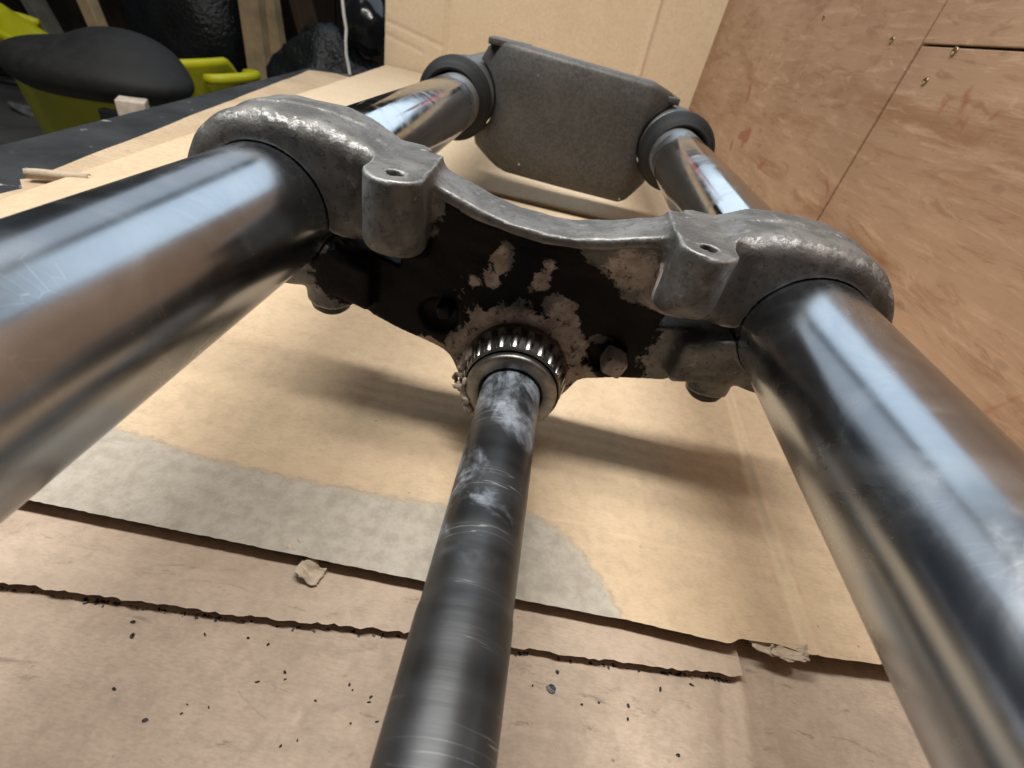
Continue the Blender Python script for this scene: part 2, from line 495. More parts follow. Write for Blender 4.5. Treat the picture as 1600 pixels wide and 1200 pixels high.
def m_ply():
    t = NT("plywood face")
    # grain runs along Y with a fan-like waviness
    v = t.mapped((3, 0.7, 3), (0.32, 0, 0))
    g1 = t.noise(30, 6, 0.65, 0.8, vec=t.mapped((1, 0.16, 1), (0.38, 0, 0)))
    g2 = t.noise(120, 5, 0.7, 0.4, vec=t.mapped((1, 0.10, 1), (0.30, 0, 0)))
    n1 = t.noise(3.5, 5, 0.6, 0.6); n2 = t.noise(14, 5, 0.65, 1.2); n3 = t.noise(240, 4)
    c = t.mix(t.ramp(n1, 0.3, 0.7), (0.315, 0.195, 0.118), (0.405, 0.262, 0.168))
    c = t.mix(t.ramp(g1, 0.45, 0.70, 0, 0.75), c, (0.235, 0.12, 0.06))
    g3 = t.noise(70, 6, 0.7, 1.5, vec=t.mapped((1, 0.22, 1), (0.75, 0, 0)))
    c = t.mix(t.ramp(g2, 0.5, 0.72, 0, 0.6), c, (0.52, 0.355, 0.235))
    c = t.mix(t.ramp(g3, 0.56, 0.72, 0, 0.5), c, (0.56, 0.39, 0.265))
    c = t.mix(t.ramp(g3, 0.46, 0.34, 0, 0.45), c, (0.20, 0.10, 0.052))
    c = t.mix(t.ramp(n2, 0.62, 0.74, 0, 0.35), c, (0.27, 0.16, 0.09))
    red = t.math('MULTIPLY', t.ramp(t.noise(17, 3, 0.5, 0.8), 0.65, 0.70), t.ramp(t.noise(5, 2), 0.44, 0.54))
    c = t.mix(t.math('MULTIPLY', red, 0.6), c, (0.24, 0.05, 0.025))
    fl = t.math('MULTIPLY', t.ramp(t.voro(32, vec=t.mapped((1, 0.5, 1), (0.4, 0, 0))), 0.06, 0.11, 1, 0), t.ramp(n1, 0.46, 0.54))
    c = t.mix(t.math('MULTIPLY', fl, 0.25), c, (0.10, 0.06, 0.04))
    return t.done(c, 0.62, 0.0, t.bump(t.math('ADD', g2, t.math('MULTIPLY', n3, 0.3)), 0.3, 0.001), spec=0.3)


def m_bench():
    t = NT("scuffed black bench paint")
    n1 = t.noise(14, 5, 0.6); n2 = t.noise(60, 5, 0.65, 0.5)
    c = t.mix(t.ramp(n1, 0.3, 0.7), (0.018, 0.020, 0.022), (0.040, 0.043, 0.046))
    sc = t.math('MULTIPLY', t.ramp(t.noise(42, 5, 0.65, 0.3, vec=t.mapped((0.7, 1.4, 1))), 0.62, 0.68), t.ramp(n1, 0.42, 0.52))
    c = t.mix(sc, c, (0.36, 0.37, 0.37))
    return t.done(c, 0.7, 0.0, t.bump(n2, 0.3, 0.001), spec=0.15)


CHROME = m_chrome(); CAST = m_cast(); BRACE = m_brace(); STEM = m_stem()
RUBBER = simple("black rubber", (0.011, 0.012, 0.013), 0.6, 0, 60, 0.25, 0.08, 0.0005)
RUBBER.node_tree.nodes["Principled BSDF"].inputs["Specular IOR Level"].default_value = 0.25
STEEL = simple("oily bearing steel", (0.24, 0.23, 0.215), 0.42, 1.0, 150, 0.35, 0.15, 0.0004)
CAGE = simple("dark bearing cage", (0.13, 0.125, 0.115), 0.34, 0.85, 150, 0.4, 0.15, 0.0004)
ROLLER = simple("bearing roller steel", (0.30, 0.29, 0.28), 0.26, 1.0, 200, 0.2, 0.05, 0.0003)
BOLT = simple("grimy black bolt", (0.02, 0.02, 0.02), 0.5, 0.3, 200, 0.4, 0.3, 0.0004)
SLIDER = simple("dull alloy slider", (0.12, 0.12, 0.12), 0.5, 0.6, 80)
KRAFT = m_card("kraft cardboard", (0.56, 0.42, 0.275), (0.63, 0.485, 0.325), 0.16, True, 0.35)
KRAFT_BACK = m_card("clean kraft cardboard", (0.66, 0.52, 0.355), (0.70, 0.56, 0.39), 0.08, False, 0.12)
TAN = m_card("dirty tan cardboard", (0.37, 0.285, 0.215), (0.52, 0.41, 0.315), 0.14, False, 1.25)
STRIP = m_card("rubbed tan cardboard", (0.44, 0.34, 0.255), (0.53, 0.42, 0.325), 0.10, False, 1.2)
PLY = m_ply(); BENCH = m_bench()

# =================================================================== THE FORK
AX = 85.0          # fork leg axis height above the cardboard, mm
XT = 93.0          # half spacing of the legs
ZS = -44.8         # stem axis below the leg axis
fork = empty("motorcycle_fork", (0, 0.14, 0), "dismantled motorcycle front fork with two chrome tubes and a cast yoke, lying on cardboard", "motorcycle fork")
FO = Vector((0, 0.14, 0))


def fpart(name, v, f, mat, parent=None, smooth=True, off=(0, 0, 0)):
    """v in metres relative to the leg-axis origin (0,0,AX)"""
    me = mesh(name, v, f)
    o = link(name, me, mat, fork if parent is None else parent, smooth=smooth)
    return o


def at(o, x, y, z):   # place a direct child in world mm coordinates
    o.location = (x * MM, y * MM - 0.14, z * MM)
    return o


def rel(o, par, x, y, z):  # place a sub-part: par itself sits at its own location, in world mm
    p = par.location + FO
    o.location = (x * MM - p.x, y * MM - p.y, z * MM - p.z)
    return o


# stanchions
R = 20.5
prof = [(17.5, -70), (17.5, -82), (19.5, -82), (R, -81)] + [(R, y) for y in np.linspace(-78, 462, 55)] + [(R - 1, 463)]
prof = [(r * MM, y * MM) for r, y in prof]
v, f = lathe(prof, 160)
me = mesh("stanchion", v, f)
for sx in (-1, 1):
    o = link("stanchion", me, CHROME, fork); at(o, sx * XT, 0, AX)
# dust seals
prof = [(20.7, 452), (20.9, 441), (22.0, 437.0), (23.6, 436.6), (24.6, 438.0), (25.2, 441.0), (27.0, 442.5), (29.6, 445.5), (31.2, 451.5), (31.2, 456), (30.2, 459.5), (28.6, 461), (27.6, 463.5), (27.6, 470), (20.7, 470)]
v, f = lathe([(r * MM, y * MM) for r, y in prof], 128, closed=True)
me_s = mesh("dust_seal", v, f)
prof = [(20.6, 471), (28.2, 471), (29.5, 473), (29.5, 498), (27.5, 502), (27.5, 690), (24, 700), (0.01, 700)]
v, f = lathe([(r * MM, y * MM) for r, y in prof], 96)
me_l = mesh("slider", v, f)
for sx in (-1, 1):
    o = link("dust_seal", me_s, RUBBER, fork); at(o, sx * 96, 0, AX)
    o = link("slider", me_l, SLIDER, fork); at(o, sx * 96, 0, AX)

# ---- yoke as a signed distance field (mm; y absolute, z relative to the leg axis)
TOP = [(-50, 23.5), (-40, 21.6), (-33, 19.6), (-22, 16.4), (-11, 14.4), (0, 13.8), (10, 14.6), (21, 17.2), (32, 20.6), (40, 22.6), (50, 23.5)]
SWEEP = [(93, 29.4), (84, 30.2), (76, 30.2), (68, 28.8), (60, 26.8), (54, 25.2), (46, 24.2), (42, 16), (45, -6), (60, -5.5), (93, 1.0)]
BODY = [(-93, 20), (-66, 22), (-52, 19)] + [(x, z - 2.5) for x, z in TOP[1:-1]] + [(52, 19), (66, 22), (93, 20), (93, -20), (88, -26), (76, -32), (62, -36.5), (45, -40.5), (26, -46), (0, -64), (-26, -48), (-52, -41), (-72, -34), (-88, -25), (-93, -20)]


def yoke_sdf(x, y, z):
    ax_ = np.abs(x)
    d2 = np.hypot(ax_ - XT, z)
    # clamp rings: a slim flat front face, a well-rounded front edge, sweeping down to the lugs
    o2 = smin(d2 - 29.6, poly_sd(ax_, z, SWEEP), 3.0)
    ring = extr(o2, y, 151, 196, 6.5)
    ring = np.maximum(ring, y - 178)
    rib = extr(np.minimum(o2, d2 - 29.0) - 0.7, y, 167.0, 178.3, 0.5)
    rib = np.maximum(rib, np.maximum(-(z - 14), 54 - ax_))
    ring = smin(ring, rib, 0.8)
    pb = poly_sd(x, z, BODY)
    body = extr(pb, y, 160.5, 172, 3.0)
    d = smin(ring, body, 8.0)
    # the web slopes back from the rim into the dish round the stem
    wedge = np.maximum(np.maximum(pb, ax_ - 60), np.maximum((152.5 + np.clip((13 - z) * 0.62, 0, 9.5) - y) * 0.85, y - 170))
    d = smin(d, wedge, 3.0)
    rim = extr(polyline_d(x, z + 1.8, TOP) - 1.8, y, 150.5, 170, 1.0)
    d = smin(d, rim, 4.0)
    # lower rim of the web
    # bosses: upright half-round lugs with a flat top
    bx = ax_ - (46.8 + (y - 133) * 0.06)
    b2 = np.where(y < 141, np.hypot(bx, y - 141) - 9.0, np.abs(bx) - 9.0)
    bb = np.maximum(b2, y - 170)
    low = 1.5 + np.where(x > 0, 2.5, 0.0).astype(np.float32) - z - np.clip(y - 133, 0, 30) * 0.35
    bb = smax(bb, low, 9.0)
    bb = smax(bb, z - 24.5, 0.6)
    d = smin(d, bb, np.where(x > 0, 8.5, 5.5).astype(np.float32))
    # keep the land on top of each lug flat
    d = np.maximum(d, z - (24.55 + np.maximum(0, ax_ - 56) * 0.45))
    # stem boss
    st = extr(np.hypot(x, z - ZS) - 26.0, y, 159, 172, 4.0)
    d = smin(d, st, 8.0)
    # lower clamp jaw
    zj = z + (93 - ax_) * 0.27
    jaw = rbox(ax_, y, zj, 58, 86, 150.5, 172, -22.0, -4.0, 2.5)
    d = smin(d, jaw, 6.5)
    # bolt pads below
    pad = np.maximum(np.hypot(ax_ - 76, y - 160) - 9.0, np.maximum(-34.0 - z, z + 20))
    d = smin(d, pad, 3.0)
    # clamp slit
    slit = rbox(ax_, y, zj, 50, 95, 120, 200, -2.6, 2.6, 1.0)
    d = smax(d, -slit, 1.2)
    # bores
    d = smax(d, -(d2 - 20.7), 0.6)
    d = smax(d, -(np.hypot(x, z - ZS) - 11.5), 0.5)
    hole = np.maximum(np.hypot(ax_ - 47.0, y - 140.6) - 2.6, 13 - z)
    d = smax(d, -hole, 0.5)
    # pocket round the lock stops
    d = smax(d, -(np.sqrt(((ax_ - 33.5) / 8.0) ** 2 + ((y - 160.5) / 4.0) ** 2 + ((z + 31.0) / 7.5) ** 2) - 1) * 4.0, 1.5)
    # casting unevenness
    d = d + 0.16 * np.sin(x * 0.31 + z * 0.2) * np.sin(y * 0.33 + z * 0.27 + 1.3)
    return d


V, Q = surface_nets(yoke_sdf, (-127, 126, -76), (127, 181, 36), 0.75)
x, y, z = V[:, 0].astype(float), V[:, 1].astype(float), V[:, 2].astype(float)
V2 = V * MM
me = fast_mesh("yoke", V2, Q)
PAINT = [(-34, 16), (-26, 18), (-10, 15.5), (2, 14.5), (12, 11), (23, 4), (33, -5), (42, -4), (60, -1), (60, -6), (48, -7), (46, -27), (52, -36), (39, -41), (25, -45), (10, -30), (-10, -27), (-20, -40), (-30, -46), (-46, -45), (-60, -33), (-72, -24), (-78, -10), (-60, -3), (-46, 2), (-37, 4)]
px_ = x / 1.035; pz_ = 67 - (67 - z) / 1.035
sd = -poly_sd(px_, pz_, PAINT)
for bx, bz, rx, rz in ((-13, -1, 3.4, 7), (-15, -8, 3.2, 4), (-21, -10.5, 3.2, 2.4), (-25.5, -15.4, 2, 1.8), (1.8, -4.5, 3.6, 3.8), (4, 2, 1.8, 2.2), (11, -13, 6, 5), (16, -20, 6, 6), (21, -28, 5.5, 7), (26, -40, 7, 6), (-35, -42, 6, 4), (-24, -38, 4.5, 6), (-10, -24, 12, 4.5), (29, -23, 5, 2.5), (32, -44, 9, 3.5)):
    e = (np.hypot((px_ - bx) / rx, (pz_ - bz) / rz) - 1) * min(rx, rz)
    sd = np.minimum(sd, e * 1.4)
sd = np.where(y > 177, -9, sd)
fr = np.clip((y - 151.2) * 4, -9, 40)       # the outermost front faces and edges are rubbed bare
sd = np.minimum(sd, np.where((np.abs(x) < 38), np.maximum(fr, sd * 0 - 9), sd))
bossm = np.maximum(np.abs(np.abs(x) - 46.8) - 11.0, 0 - z)
sd = np.where((y < 154) & (bossm < 2) & (z > -3), np.minimum(sd, -6), sd)
vn = np.zeros(len(V2) * 3, np.float32); me.vertices.foreach_get("normal", vn); vn = vn.reshape(-1, 3)
sd = np.where((vn[:, 2] > 0.55) & (z > 6) & (np.abs(x) < 55), -12, sd)
# brown greasy collar round the upper left of the bearing seat
rs_ = np.hypot(x, z - ZS); an = np.degrees(np.arctan2(z - ZS, x))
col_ = np.where((an > 62) & (an < 195), rs_ - 26.5, 9.0)
sd = np.minimum(sd, col_)
attr(me, "paint", sd)
dd = np.full(len(x), -9.0)
for bx, bz, rx, rz in ((-14, -3, 5, 11), (-21, -11, 5, 4), (-25.5, -15.4, 4, 4), (3, -2, 5, 8), (15, -20, 9, 12), (24, -38, 8, 13), (-33, -42, 9, 6), (-14, -24, 10, 7), (33, -43, 12, 5), (32, 8, 11, 8), (46, 2, 9, 9)):
    dd = np.maximum(dd, -(np.hypot((px_ - bx) / rx, (pz_ - bz) / rz) - 1) * min(rx, rz))
dd = np.where(y < 146, -8, dd)
dd = np.maximum(dd, np.clip(-col_ * 0.8 - 1.0, -9, 4))
attr(me, "dirt", dd)
vn = np.zeros(len(V2) * 3, np.float32); me.vertices.foreach_get("normal", vn); vn = vn.reshape(-1, 3)
wear = np.clip(np.minimum(vn[:, 2], -vn[:, 1]) * 2.0 - 0.55, 0, 1)
attr(me, "wear", wear)
yoke = link("yoke", me, CAST, fork); at(yoke, 0, 0, AX)
yoke["label"] = "cast alloy lower yoke with flaking black paint and two threaded lugs"

# pinch bolts under the jaws (dome heads) and lock stops
for sx in (-1, 1):
    v, f = lathe([(0.01, -6.2), (2.5, -6.1), (5.0, -5.2), (7.0, -3.4), (7.6, -1.5), (7.6, 0.5), (0.01, 0.5)], 32, 'z')
    v = [tuple(np.array(p) * MM) for p in v]
    o = link("pinch_bolt", mesh("pinch_bolt", v, f), BOLT, yoke); rel(o, yoke, sx * 76, 159, AX - 33.0)
v, f = box(-4.3, 4.3, -5.5, 6, -4.0, 4.0, 1.7)
v = [(a * MM, b * MM, c * MM) for a, b, c in v]
me_ls = mesh("lock_stop", v, f)
attr(me_ls, "paint", [-9.0] * len(v)); attr(me_ls, "dirt", [4.0] * len(v))
o = link("lock_stop", me_ls, CAST, yoke, rot=(0, math.radians(14), 0)); rel(o, yoke, 37.4, 157, AX - 31.4)
v, f = box(-2.6, 2.6, -4.5, 4, -2.8, 2.8, 1.1)
v = [(a * MM, b * MM, c * MM) for a, b, c in v]
me_ls2 = mesh("lock_stop", v, f)
attr(me_ls2, "paint", [3.0] * len(v)); attr(me_ls2, "dirt", [-4.0] * len(v))
o = link("lock_stop", me_ls2, CAST, yoke, rot=(0, math.radians(-20), 0)); rel(o, yoke, -30.8, 159, AX - 26.2)

# stem
prof = [(7.5, -40), (7.5, -60), (10.2, -60), (11.0, -58.5)] + [(11.55, y) for y in np.linspace(-55, 52, 14)] + [(11.45, 54), (11.2, 55)] + [(11.2, y) for y in np.linspace(57, 168, 14)] + [(0.01, 169)]
v, f = lathe([(r * MM, y * MM) for r, y in prof], 96)
stem = link("steering_stem", mesh("steering_stem", v, f), STEM, fork); at(stem, 0.8, 0, AX + ZS)
# taper roller bearing
bear = link("inner_ring", mesh("inner_ring", *lathe([(r * MM, y * MM) for r, y in [(11.3, 157), (11.3, 140.4), (12.0, 139.2), (12.6, 138.9), (16.2, 138.9), (17.2, 139.5), (17.4, 140.4), (17.2, 142.0), (15.4, 142.6), (16.6, 153.5), (19.0, 154), (19.2, 157)]], 96, closed=True)), STEEL, fork)
bear.name = "taper_bearing"; at(bear, 0.8, 0, AX + ZS)
bear["label"] = "greasy taper roller bearing on the stem"
# cage: thin cone with windows = two hoops and bars
hoop1 = lathe([(r * MM, y * MM) for r, y in [(17.5, 142.6), (18.0, 142.0), (18.5, 142.4), (18.6, 143.4), (17.9, 143.6)]], 96, closed=True)
hoop2 = lathe([(r * MM, y * MM) for r, y in [(19.6, 154.0), (20.3, 154.0), (20.9, 156.2), (20.4, 157.6), (19.4, 157.4)]], 96, closed=True)
NR = 22
parts = [hoop1, hoop2]
for k in range(NR):
    t = 2 * math.pi * (k + 0.5) / NR
    c, s_ = math.cos(t), math.sin(t)
    v = []; hw = 0.95
    for (r, yy_) in ((17.2, 143.2), (18.1, 143.2), (19.8, 155.0), (18.9, 155.0)):
        for w_ in (-hw, hw):
            v.append(((r * c - w_ * s_) * MM, yy_ * MM, (r * s_ + w_ * c) * MM))
    f = [(0, 1, 3, 2), (2, 3, 5, 4), (4, 5, 7, 6), (6, 7, 1, 0), (0, 2, 4, 6), (1, 7, 5, 3)]
    parts.append((v, f))
v, f = join(*parts)
o = link("bearing_cage", mesh("bearing_cage", v, f), CAGE, bear, smooth=False); rel(o, bear, 0.8, 0, AX + ZS)
v, f = lathe([(r * MM, y * MM) for r, y in [(0.01, -5.6), (1.4, -5.6), (1.75, -5.2), (2.25, 5.2), (1.9, 5.6), (0.01, 5.6)]], 14)
me_r = mesh("roller", v, f)
for k in range(NR):
    t = 2 * math.pi * k / NR
    o = link("roller", me_r, ROLLER, bear)
    rr = 18.0
    rel(o, bear, 0.8 + rr * math.cos(t), 149.0, AX + ZS + rr * math.sin(t))
    tilt = math.radians(9.0)
    o.rotation_euler = (Matrix.Rotation(-t, 3, 'Y') @ Matrix.Rotation(-tilt, 3, 'Z')).to_euler()

# fork brace at the far end
BR = [(-58, 47), (66, 43), (84, 38), (92, 27), (90, 20), (86, -20), (85, -36), (72, -53), (66, -56), (-46, -53), (-56, -50), (-81, -38), (-84, -28), (-84, 18), (-86, 28), (-80, 40), (-70, 46)]


def brace_sdf(x, y, z):
    bulge = 18 * np.clip((np.abs(x - 5) - 58) / 30, 0, 1) ** 1.5 + 4 * ((x - 5) / 75) ** 2 + 5 * np.clip((np.abs(z + 4) - 22) / 30, 0, 1) ** 2
    d = extr(poly_sd(x, z, BR), y - bulge, 468, 500, 4.0)
    d = smax(d, -(np.hypot(np.abs(x) - 96, z) - 30.5), 2.0)
    d = np.maximum(d, -rbox(x, y, z, -55, 62, 478, 600, -44, 38, 6))
    return d


V, Q = surface_nets(brace_sdf, (-96, 462, -62), (98, 566, 54), 1.6)
brace = link("fork_brace", fast_mesh("fork_brace", V * MM, Q), BRACE, fork); at(brace, 0, 0, AX)
for bx, bz, w_ in ((-62, 44.2, 17), (82, 33.5, 8)):
    v, f = box(-w_, w_, -16, 16, -2.6, 2.6, 0.8)
    o = link("brace_tab", mesh("brace_tab", [(a * MM, b * MM, c * MM) for a, b, c in v], f), BRACE, brace)
    rel(o, brace, bx, 497, AX + bz)


# =================================================================== CARDBOARD AND BENCH
def sheet(name, xs, yn, yf, top, thick, mat, res, label, cat="cardboard sheet", xl=None, xr=None, creases=(), warp=0.6, fray=0.5, peel=None, seed=0):
    """flat corrugated sheet (mm): xs=(x0,x1), near/far edges y(x), left/right offsets x(y)"""
    x0, x1 = xs
    ymin = float(np.min(yn(np.linspace(x0, x1, 50)))); ymax = float(np.max(yf(np.linspace(x0, x1, 50))))
    nx = max(2, int((x1 - x0) / res) + 1); ny = max(2, int((ymax - ymin) / res) + 1)
    u = np.linspace(0, 1, nx)[:, None]; w = np.linspace(0, 1, ny)[None, :]
    xb = x0 + (x1 - x0) * u + 0 * w
    y = yn(xb) * (1 - w) + yf(xb) * w
    xlv = xl(y) if xl else x0 + 0 * y
    xrv = xr(y) if xr else x1 + 0 * y
    x = xlv * (1 - u) + xrv * u
    y = yn(x) * (1 - w) + yf(x) * w
    # frayed near edge, fading inward
    fn = (0.12 * fbm(x / 14, x * 0, seed, 2, seed) + 0.6 * vnoise(x / 1.7, x * 0, seed, seed + 1)) * fray
    y = y + fn * np.exp(-(w * (ymax - ymin)) / 3.0)
    z = top + warp * fbm(x / 90, y / 90, seed * 3.1, 3, seed + 5)
    cr = np.zeros_like(x)
    for pts, depth, width in creases:
        d = polyline_d(x, y, pts) + 0.3 * vnoise(x / 3, y / 3, 0, 3)
        g = np.exp(-(d / width) ** 2)
        z = z + depth * g; cr = np.maximum(cr, g * np.clip(abs(depth), 0, 1))
    pl = np.full_like(x, -50.0)
    if peel is not None:
        pl = -poly_sd(x, y, peel).astype(float)
        z = z - 0.35 * np.clip(pl / 1.5 + 0.5, 0, 1)
    nv = nx * ny
    P = np.stack([x, y, z], -1).reshape(-1, 3)
    # borders
    ids = np.arange(nv).reshape(nx, ny)
    border = np.concatenate([ids[:, 0], ids[-1, 1:], ids[-2::-1, -1], ids[0, -2:0:-1]])
    low = P[border].copy(); low[:, 2] = top - thick
    low[:, 1] += np.where(P[border][:, 1] <= yn(P[border][:, 0]) + 3, 2.2, 0)
    V = np.concatenate([P, P[border], low]) * MM
    Qt = np.stack([ids[:-1, :-1], ids[1:, :-1], ids[1:, 1:], ids[:-1, 1:]], -1).reshape(-1, 4)
    nb = len(border); k = np.arange(nb); k2 = (k + 1) % nb
    Qs = np.stack([nv + k, nv + nb + k, nv + nb + k2, nv + k2], 1)
    me = fast_mesh(name, V, np.concatenate([Qt, Qs]))
    ex_ = np.zeros(2 * nb)
    attr(me, "crease", np.concatenate([cr.ravel(), ex_]))
    attr(me, "peel", np.concatenate([pl.ravel() * MM, ex_ - 1]))
    sm = np.ones(len(me.polygons), bool); sm[len(Qt):] = False
    o = link(name, me, mat, smooth=False)
    me.polygons.foreach_set("use_smooth", sm)
    if label: tag(o, label, cat)
    return o


def interp(pts):
    xs_ = np.array([p[0] for p in pts], float); ys_ = np.array([p[1] for p in pts], float)
    return lambda x: np.interp(x, xs_, ys_)


const = lambda c: (lambda x: np.zeros_like(x) + c)

front = sheet("cardboard_sheet", (-300, 250), const(-260), const(300), -3.5, 4, TAN, 2.0,
              "dirty tan cardboard sheet nearest the camera, dotted with black flakes", creases=[([(90, 46), (95, 80), (104, 140)], 0.9, 1.8), ([(85, 46), (90, 80), (99, 140)], -0.6, 2.0), ([(-40, 44.5), (-34, 46)], -0.7, 1.0), ([(-34, 46), (-36.5, 39)], -0.8, 0.9), ([(-75, 44), (-73, 36)], -0.4, 0.7), ([(30, 48), (42, 50), (44, 44)], -0.4, 0.8)], warp=0.8, seed=1)
strip = sheet("cardboard_sheet", (-300, 94), interp([(-300, 42), (-125, 55), (-60, 60), (-11, 65.5), (40, 69), (94, 74)]), const(330), 0.6, 4.2, STRIP, 1.6,
              "narrow rubbed cardboard strip peeping out under the big kraft sheet's front edge", warp=0.4, fray=0.9, seed=2,
              creases=[([(-300, 50), (-110, 63), (-40, 68)], -0.4, 1.2), ([(-140, 66), (-70, 70)], -0.3, 1.0)])
PEEL = [(-330, 70), (-330, 112), (-200, 110), (-133, 110), (-100, 106), (-71, 106), (-40, 107), (-15, 109), (5, 115), (19, 115), (30, 110), (37, 104), (44, 96), (49, 88), (52, 82), (54, 70)]
NEAR = [(-420, 71), (-139, 76.5), (-14, 79), (51, 81), (88, 80.5), (92, 83), (105, 84), (118, 83), (156, 86.5), (250, 91)]
upper = sheet("cardboard_sheet", (-303, 250), interp(NEAR), const(482), 6.6, 3.2, KRAFT, 1.5,
              "large kraft cardboard sheet under the yoke with a torn grey patch", xl=interp([(60, -303), (250, -319), (482, -340)]),
              creases=[([(129, 262), (121, 150), (119, 84)], 0.8, 1.4), ([(125, 262), (117, 150), (115, 84)], -0.7, 1.6), ([(19, 115), (60, 113), (119, 112)], -0.5, 0.9), ([(-300, 86), (20, 85), (51, 85)], -0.5, 0.7)],
              warp=1.0, fray=0.25, peel=PEEL, seed=3)
far = sheet("cardboard_sheet", (-345, 250), const(487), const(1192), 9.0, 5.5, KRAFT_BACK, 4.0,
            "clean kraft cardboard sheet lying behind the fork, up to the upright card", xl=interp([(487, -340), (1192, -403)]),
            creases=[([(-260, 487), (-300, 1192)], 0.7, 2.5), ([(126, 487), (128, 1192)], 0.7, 2.5)], warp=1.5, seed=4)
SIDE = m_card("stripped corrugated cardboard", (0.46, 0.34, 0.22), (0.56, 0.43, 0.29), 1.0, False, 0.6)
side = sheet("cardboard_sheet", (-345, -250), const(262), const(985), 1.0, 4.5, SIDE, 3.0,
             "brown stripped cardboard sheet beside the black bench edge, corners torn", xl=interp([(262, -340), (283, -338), (296, -352), (304, -343), (320, -352), (955, -463), (985, -428)]), warp=1.5, fray=2.0, seed=5)


# torn bits that still hang on the sheets
def scrap(name, w, h, parent, loc, rz, mat, seed, curl=6.0, n=14):
    u, v_ = np.meshgrid(np.linspace(-1, 1, n), np.linspace(-1, 1, n), indexing='ij')
    rad = 1 - 0.22 * np.abs(fbm(u * 2 + seed, v_ * 2, seed, 3, seed)) * 2
    x = u * w / 2 * rad; y = v_ * h / 2 * rad + 0.8 * fbm(u * 2, v_ * 2, 1.0, 3, seed)
    z = curl * (0.35 * np.sin(u * 2.2 + seed) + 0.5 * fbm(u * 1.6, v_ * 1.6, seed, 3, seed + 2)) + curl * 0.25 * (v_ ** 2)
    z -= z.min()
    P = np.stack([x, y, z], -1).reshape(-1, 3)
    P2 = P.copy(); P2[:, 2] -= 0.5
    ids = np.arange(n * n).reshape(n, n)
    q = np.stack([ids[:-1, :-1], ids[1:, :-1], ids[1:, 1:], ids[:-1, 1:]], -1).reshape(-1, 4)
    b = np.concatenate([ids[:, 0], ids[-1, 1:], ids[-2::-1, -1], ids[0, -2:0:-1]])
    sk = np.stack([b, b + n * n, np.roll(b, -1) + n * n, np.roll(b, -1)], 1)
    me = fast_mesh(name, np.concatenate([P, P2]) * MM, np.concatenate([q, q[:, ::-1] + n * n, sk]))
    attr(me, "crease", np.zeros(len(me.vertices))); attr(me, "peel", np.full(len(me.vertices), 1.0))
    o = link(name, me, mat, parent, loc=tuple(c * MM for c in loc), rot=(0, 0, rz))
    return o


SCRAP = m_card("torn paper ply", (0.48, 0.39, 0.29), (0.58, 0.48, 0.37), 0.0, False, 0.2)
scrap("torn_flap", 8.5, 6.5, upper, (-49.0, 75.6, 1.6), -0.25, SCRAP, 3, 3.2)
scrap("torn_flap", 7, 4, upper, (-56.0, 81.5, 5.3), -0.35, SCRAP, 8, 1.6)
scrap("torn_flap", 21, 6.5, upper, (105.5, 83.2, 4.6), -0.10, SCRAP, 5, 2.6)
scrap("torn_flap", 13, 4.5, upper, (108.5, 82.0, 5.4), 0.1, SCRAP, 11, 2.2)
# curled roll of paper on the side sheet
th = np.linspace(0, 4.6, 24)
rows = 10; PV = []; PF = []
for i in range(rows):
    a = i / (rows - 1)
    for t_ in th:
        r_ = 3.0 + 1.2 * t_ / 4.6 + 0.4 * math.sin(a * 5)
        PV.append(((a - 0.5) * 34 * MM, (math.cos(t_ + 2.0) * r_ + 0.6 * math.sin(a * 9)) * MM, (math.sin(t_ + 2.0) * r_ + 5) * MM))
for i in range(rows - 1):
    for k in range(len(th) - 1):
        PF.append((i * len(th) + k, i * len(th) + k + 1, (i + 1) * len(th) + k + 1, (i + 1) * len(th) + k))
me = mesh("torn_curl", PV, PF)
o = link("torn_curl", me, SCRAP, side, loc=(-0.330, 0.303, 0.0015), rot=(0, 0, 0.45))
md = o.modifiers.new("thick", 'SOLIDIFY'); md.thickness = 0.0007

# upright card behind
def back_card():
    nx, nz = 240, 110
    x = np.linspace(-411, 258, nx)[:, None] + np.zeros((1, nz)); z = np.linspace(0, 330, nz)[None, :] + np.zeros((nx, 1))
    y = 1200 + 4 * fbm(x / 200, z / 200, 2.0, 2, 9)
    for pts, dpt, wd in (([(-282, 0), (-284, 330)], -4, 4), ([(130, 0), (124, 330)], -5, 4.5), ([(-405, 84), (-288, 64)], 2.0, 4), ([(-408, 62), (-330, 46)], 1.6, 4)):
        d = polyline_d(x, z, pts); y = y + dpt * np.exp(-(d / wd) ** 2)
    y = y + 0.03 * np.clip(x - 130, 0, None) - 0.02 * np.clip(-282 - x, 0, None)
    P = np.stack([x, y, z], -1).reshape(-1, 3); P2 = P.copy(); P2[:, 1] += 6
    ids = np.arange(nx * nz).reshape(nx, nz); n = nx * nz
    q = np.stack([ids[:-1, :-1], ids[1:, :-1], ids[1:, 1:], ids[:-1, 1:]], -1).reshape(-1, 4)
    b = np.concatenate([ids[:, 0], ids[-1, 1:], ids[-2::-1, -1], ids[0, -2:0:-1]])
    sk = np.stack([b, b + n, np.roll(b, -1) + n, np.roll(b, -1)], 1)
    me = fast_mesh("upright_cardboard", np.concatenate([P, P2]) * MM, np.concatenate([q, q[:, ::-1] + n, sk]))
    attr(me, "crease", np.zeros(2 * n)); attr(me, "peel", np.full(2 * n, -1.0))
    return tag(link("upright_cardboard", me, KRAFT_BACK), "folded kraft cardboard panel standing upright behind the fork", "cardboard panel")


back_card()

